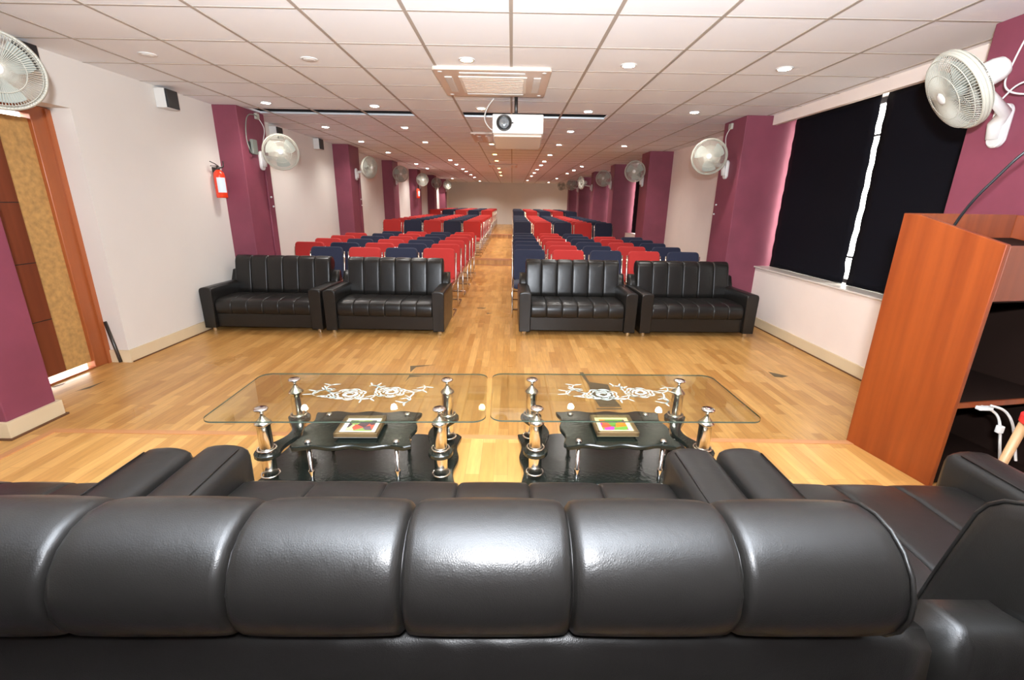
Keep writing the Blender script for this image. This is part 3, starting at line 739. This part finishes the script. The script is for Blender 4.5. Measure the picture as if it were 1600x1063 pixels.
# right, nearest
w0 = Vector((2.76, 2.80, 1.98)); c0 = at_y(1497, 141, 2.66)
sb = Vector((2.745, 2.66, 2.40))
fan(c0, (-.80, .25, -.52), w0, 'white wall fan at top right on the nearest column, facing left',
    [sb+Vector((-.02, 0, 0)), sb+Vector((-.10, .03, -.03)), w0+Vector((-.10, -.05, .24)), w0+Vector((-.14, -.07, .10)), w0+Vector((-.05, -.16, .06)), w0+Vector((-.04, -.20, .12)), w0+Vector((-.10, -.12, .14)), w0+Vector((-.12, -.06, .05))])
wbox('junction_box', sb+Vector((0, -.01, .0)), (.035, .09, .07), CREAMP, 'cream junction box at the top of the nearest right column', 'junction box')
fan(at_y(1108, 245, 5.98), (-.35, -.93, -.08), (2.74, 6.18, 1.97), 'white wall fan on the right column next to the big black window',
    [(2.72, 6.22, 2.40), (2.68, 6.24, 2.3), (2.70, 6.2, 2.15), (2.68, 6.15, 2.05)])
wbox('junction_box', (2.725, 6.22, 2.42), (.03, .08, .07), CREAMP, 'cream junction box high on the column beside the big black window', 'junction box')
fan(at_y(992, 268, 9.85), (-.45, -.9, -.05), (2.73, 10.05, 2.0), 'white fan on the third right column, above the front chair block')
fan(at_y(943, 279, 12.95), (-.35, -.93, 0), (2.72, 13.2, 2.03), 'greyish white fan on the fourth right column from the front')
fan(at_y(908, 286, 15.95), (-.95, -.3, -.1), (2.70, 16.2, 2.05), 'white fan turned sideways on the fifth right column')
fan(at_y(893, 289, 19.2), (-.3, -.95, 0), (2.69, 19.5, 2.08), 'small distant fan on the sixth right column from the front')
fan(at_y(877, 291, 24.2), (-.3, -.95, 0), (XR, 24.6, 2.1), 'farthest fan on the right, against the end wall')
# left
cL = at_y(-6, 108, 2.9)
fan(cL, (.72, -.69, -.10), (-3.10, 2.70, 2.02), 'white wall fan cut by the left picture edge, above the door')
fan(at_y(439, 238, 6.0), (.38, -.92, -.08), (-3.20, 6.18, 1.98), 'white wall fan on the left column beyond the fire extinguisher',
    [(-3.18, 6.22, 2.42), (-3.12, 6.24, 2.3), (-3.15, 6.2, 2.15), (-3.13, 6.15, 2.05)])
wbox('junction_box', (-3.185, 6.20, 2.435), (.03, .08, .07), CREAMP, 'cream junction box above the fan near the fire extinguisher', 'junction box')
fan(at_y(577, 262, 9.6), (.9, -.45, -.1), (-3.17, 9.75, 2.02), 'white fan turned to the aisle on the third left column')
fan(at_y(626, 272, 12.95), (.3, -.95, -.05), (-3.2, 13.2, 2.05), 'greyish fan on the fourth left column from the front')
fan(at_y(660, 281, 16.2), (.5, -.87, -.05), (-3.2, 16.5, 2.03), 'white fan on the fifth left column from the front')
fan(at_y(682, 286, 19.6), (.3, -.95, 0), (-3.2, 19.9, 2.07), 'dim distant fan on the sixth left column from the front')
fan(at_y(699, 289, 22.6), (.6, -.8, 0), (-3.2, 23.0, 2.08), 'farthest white fan on the left, near the end wall')
# wall box with a looped cable on the first left column
jb = MB().box(-3.2, -3.165, 5.98, 6.09, 1.98, 2.15); jo = jb.build('control_box', GREYP, bevel=.006)
tag(jo, 'grey green control box with looped cable on the left column', 'control box')
MB().tube(smooth([(-3.18, 6.02, 1.99), (-3.15, 5.90, 1.97), (-3.16, 5.84, 2.10), (-3.17, 5.88, 2.28), (-3.17, 5.95, 2.42), (-3.16, 6.10, 2.44), (-3.17, 6.17, 2.43)], 3), .006, 6).build('cable', GREYP, jo)
MB().box(-3.2, -3.19, 5.94, 5.98, 1.99, 2.12).build('side_flap', DARKP, jo)
# wall speakers
def speaker(y, label, dz=0, s=1.0):
    t = empty('wall_speaker', (XL, y, 2.36+dz)); tag(t, label, 'speaker', 'small white speakers high on the left wall')
    MB().box(0, .10*s, -.085*s, .085*s, -.085, .09).build('cabinet', WHITEP, t, bevel=.006)
    MB().box(.10*s, .118*s, -.080*s, .080*s, -.080, .085).build('grille', DARKP, t, bevel=.004)['label'] = 'black grille'
speaker(4.98, 'small white speaker with black grille high on the wall above the extinguisher', .02)
speaker(3.58, 'small speaker half hidden behind the fan above the door', .02)
speaker(7.15, 'small white speaker with black grille just above the left fan')
speaker(8.65, 'small white speaker with black grille left of the third left column', .03)

# ------------------------------------------------------------------ fire extinguishers
def extinguisher(loc, rz, label):
    t = empty('fire_extinguisher', loc, rz); tag(t, label, 'fire extinguisher', 'red fire extinguishers')
    MB().lathe([(0, 0), (.055, 0), (.060, .012), (.060, .24), (.054, .275), (.035, .30), (.022, .31), (0, .312)], 24).build('cylinder', REDM, t)
    lb = MB(); vs = []
    for z in (.06, .225):
        for k in range(9): a = .35+k*.20; vs.append((.0612*math.cos(a), .0612*math.sin(a), z))
    lb.add(vs, [(k, k+1, k+10, k+9) for k in range(8)], True); lb.build('label_sticker', BLUEL, t)['label'] = 'pale blue and white label'
    v = MB().lathe([(0, .31), (.018, .31), (.018, .345), (0, .345)], 12)
    v.box(-.012, .085, -.008, .008, .345, .352); v.tube([(-.01, 0, .35), (.03, 0, .375), (.09, 0, .395)], .005, 6)
    v.tube([(-.015, 0, .33), (-.06, 0, .345), (-.075, 0, .36), (-.075, 0, .41)], .007, 6); v.build('valve', METALD, t)
    MB().box(-.02, .02, -.075, -.055, .10, .34).build('wall_bracket', METALD, t)
extinguisher((XL+.075, 5.60, 1.46), -PI/2-.35, 'red fire extinguisher hung on the left wall beside the purple column')
extinguisher((XL+.30, 16.12, 1.56), -PI/2, 'small distant red fire extinguisher on the left side under a fan')

# ------------------------------------------------------------------ ceiling air conditioners and projector
def aircon(x0, x1, y0, y1, label):
    t = empty('air_conditioner', ((x0+x1)/2, (y0+y1)/2, H)); tag(t, label, 'air conditioner', 'ceiling cassette air conditioners')
    hx, hy = (x1-x0)/2, (y1-y0)/2
    MB().prism(rrect(hx, hy, .03), -.030, -.001, bev=.006).build('panel', ACP, t)
    g = MB().box(-hx*.60, hx*.60, -hy*.60, hy*.60, -.040, -.028).build('intake_grille', ACG, t, bevel=.008)
    for k in range(9):
        y = -hy*.5+hy*1.0*k/8; MB().box(-hx*.54, hx*.54, y-.004, y+.004, -.0425, -.039).build('slat', ACP, g)
    for rx, ry, sx, sy in ((0, -1, .56, .035), (0, 1, .56, .035), (-1, 0, .035, .56), (1, 0, .035, .56)):
        cx, cy = rx*hx*.78, ry*hy*.78; a, b = (hx*sx, .032) if rx == 0 else (.032, hy*sy)
        MB().box(cx-a, cx+a, cy-b, cy+b, -.038, -.029).build('air_vane', WHITEP, t, bevel=.006)
    for sx in (-1, 1):
        for sy in (-1, 1): MB().lathe([(0, -.030), (.020, -.030), (.018, -.034), (0, -.035)], 14, Matrix.Translation((sx*hx*.88, sy*hy*.86, 0))).build('corner_cap', WHITEP, t)
aircon(-.655, .30, 4.05, 4.98, 'square ceiling air conditioner nearest the camera, above the projector')
aircon(-.66, .43, 7.57, 8.55, 'second ceiling air conditioner, half hidden behind the projector')
aircon(-.68, .13, 13.5, 14.45, 'farthest ceiling air conditioner over the aisle')
pj = empty('projector', (.045, 4.85, 2.2)); tag(pj, 'white ceiling projector with large round lens facing the camera', 'projector')
PM = Matrix.Rotation(math.radians(-8), 4, 'X')
PM0 = Matrix.Translation((0, 0, 0)) @ PM
MB().box(-.25, .25, 0, .54, -.09, .09, PM0).build('body', WHITEP, pj, bevel=.012, seg=3)
MB().box(-.235, .235, .05, .52, -.108, -.088, PM0).build('underside', ACP, pj, bevel=.006)  # tan slab paints in light bounced up from the floor
LM = PM0 @ basis((0, -1, 0), (-.135, 0, .005))
ln = MB().lathe([(0, 0), (.076, 0), (.076, .012), (.070, .022), (.064, .010), (.056, .004), (0, .004)], 28, LM).build('lens_ring', METALD, pj)
MB().lathe([(0, .004), (.055, .004), (.045, .014), (.022, .021), (0, .022)], 24, LM).build('lens', mat('lens_glass', (.30, .33, .35), .12, .5), ln)
MB().box(-.07, -.045, -.006, 0, .0, .012, PM0).build('focus_lever', METALD, pj)
MB().tube([(-.02, .20, .07), (-.02, .20, H-2.2)], .018, 12).build('mount_pole', METALD, pj)
MB().box(-.08, .04, .14, .26, .058, .078).build('mount_plate', METALD, pj)
MB().tube(smooth([(-.20, .53, -.02), (-.30, .50, .02), (-.36, .45, .10), (-.33, .40, .2), (-.25, .35, .285)], 3), .007, 6).build('cable', WHITEP, pj)

# ------------------------------------------------------------------ lectern
L0 = Vector((1.842, 2.216, 0)); L1 = Vector((1.918, 1.79, 0))
dv = (L1-L0).normalized(); wv = Vector((-dv.y, dv.x, 0)); dep = (L1-L0).length
if wv.x < 0: wv = -wv
lt = empty('lectern', (L0.x, L0.y, E0)); tag(lt, 'tall red-brown wooden lectern with sloping top on the right', 'lectern')
LMX = Matrix(((wv.x, -dv.x, 0, 0), (wv.y, -dv.y, 0, 0), (0, 0, 1, 0), (0, 0, 0, 1)))   # local x: width, -y: towards camera, z up
ZT, ZN = 1.195, 1.086; WD = .66
def side(x0, x1):
    o = [(0, 0), (-dep, 0), (-dep, ZN), (-.075, ZT-.006), (0, ZT)]
    vs = [(x, y, z) for x in (x0, x1) for y, z in o]; n = 5
    return [tuple(LMX @ Vector(v)) for v in vs], [(0,1,2,3,4), (9,8,7,6,5)]+[(k, 5+k, 5+(k+1) % 5, (k+1) % 5) for k in range(5)]
for x0, x1 in ((0, .022), (WD-.022, WD)):
    mb = MB(); vs, fs = side(x0, x1); mb.add(vs, fs); mb.build('side_panel', LECT, lt, bevel=.003)
MB().box(.022, WD-.022, -.022, 0, .0, ZT, LMX).build('back_panel', LECT, lt, bevel=.003)
MB().box(.022, WD-.022, -dep, -dep+.02, .86, ZN-.005, LMX).build('apron', DARKWOOD, lt, bevel=.003)
tl = MB(); a = [(-.03, ZT-.11), (-dep+.02, ZN-.075), (-dep+.02, ZN-.095), (-.03, ZT-.13)]
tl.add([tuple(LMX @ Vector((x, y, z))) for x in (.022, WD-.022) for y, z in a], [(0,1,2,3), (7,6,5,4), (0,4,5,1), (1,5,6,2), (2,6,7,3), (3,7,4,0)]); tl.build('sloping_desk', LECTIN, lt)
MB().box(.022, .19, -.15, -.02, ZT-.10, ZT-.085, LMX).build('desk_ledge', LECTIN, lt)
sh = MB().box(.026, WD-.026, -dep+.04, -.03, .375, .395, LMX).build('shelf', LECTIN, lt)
MB().box(.026, WD-.026, -dep+.03, -dep+.04, .373, .397, LMX).build('edge_strip', LECT, sh)
MB().box(.022, WD-.022, -.03, -.022, .02, .85, LMX).build('inner_shade_lining', LECTIN, lt)  # thin dark sheets added to paint the shade within the open body
MB().box(.022, .026, -dep+.012, -.03, .02, .86, LMX).build('inner_shade_lining', LECTIN, lt)
MB().box(WD-.026, WD-.022, -dep+.012, -.03, .02, .86, LMX).build('inner_shade_lining', LECTIN, lt)
MB().box(.026, WD-.026, -dep+.012, -.03, .012, .02, LMX).build('inner_shade_lining', LECTIN, lt)
MB().box(.026, WD-.026, -dep+.022, -.03, .85, .858, LMX).build('inner_shade_lining', LECTIN, lt)
MB().box(.022, .026, -dep+.022, -.03, .87, 1.07, LMX).build('inner_shade_lining', DARKWOOD, lt)
mp = at_y(1490, 352, 2.08)
mic = MB().tube(smooth([mp+Vector((0, 0, -.05)), mp, at_y(1521, 312, 2.02), at_y(1560, 275, 1.97), at_y(1600, 236, 1.92), at_y(1680, 190, 1.86)], 3), .0055, 8)
mo_ = mic.build('gooseneck_cable', DARKP); tag(mo_, 'thin black gooseneck cable rising from the lectern top', 'cable')
for k, pts in enumerate(([(1534, 635), (1548, 640), (1560, 650), (1563, 668), (1562, 700), (1562, 740)], [(1545, 634), (1566, 640), (1578, 656), (1582, 680), (1584, 720)])):
    P3 = [at_y(x+k*3, y, 1.83-.004*i-.02*k) for i, (x, y) in enumerate(pts)]
    o = MB().tube(smooth(P3, 3), .0055, 7).build('cable', WHITEP); tag(o, ['white cable with a plug hanging from the lectern shelf, left one', 'white cable hanging from the lectern shelf, right one'][k], 'cable')
    if k == 0:
        c_ = at_y(1562, 671, 1.81); MB().box(c_.x-.012, c_.x+.012, c_.y-.01, c_.y+.01, c_.z-.017, c_.z+.017).build('plug', WHITEP, o, bevel=.003)
        c_ = at_y(1538, 638, 1.82); MB().box(c_.x-.03, c_.x+.03, c_.y-.012, c_.y+.012, c_.z-.008, c_.z+.008).build('connector', WHITEP, o, bevel=.003)
# red seated wooden chair just in view at the right edge
rc = empty('wooden_chair', (2.06, 1.335, E0)); tag(rc, 'red seated wooden chair cut by the right picture edge by the lectern', 'chair')
sz = at_y(1590, 645, 1.5).z-E0; sx = at_y(1586, 645, 1.49).x-2.06
MB().prism([(x+sx+.20, y) for x, y in rrect(.2, .17, .06)], sz-.03, sz+.012, bev=.008).build('seat', REDC, rc, bevel=0)
for ax, ay in ((.03, -.14), (.36, -.14), (.03, .14), (.36, .14)):
    MB().tube([(sx+ax, ay, sz-.03), (sx+ax-.05*(1 if ax < .1 else -1), ay*1.15, 0)], [.015, .012], 10).build('leg', BEECH, rc)
MB().box(sx+.34, sx+.38, -.15, .15, sz+.2, sz+.36).build('backrest', REDC, rc, bevel=.01)
MB().tube([(sx+.36, -.12, sz), (sx+.37, -.12, sz+.3)], .012, 8).tube([(sx+.36, .12, sz), (sx+.37, .12, sz+.3)], .012, 8).build('back_post', BEECH, rc)
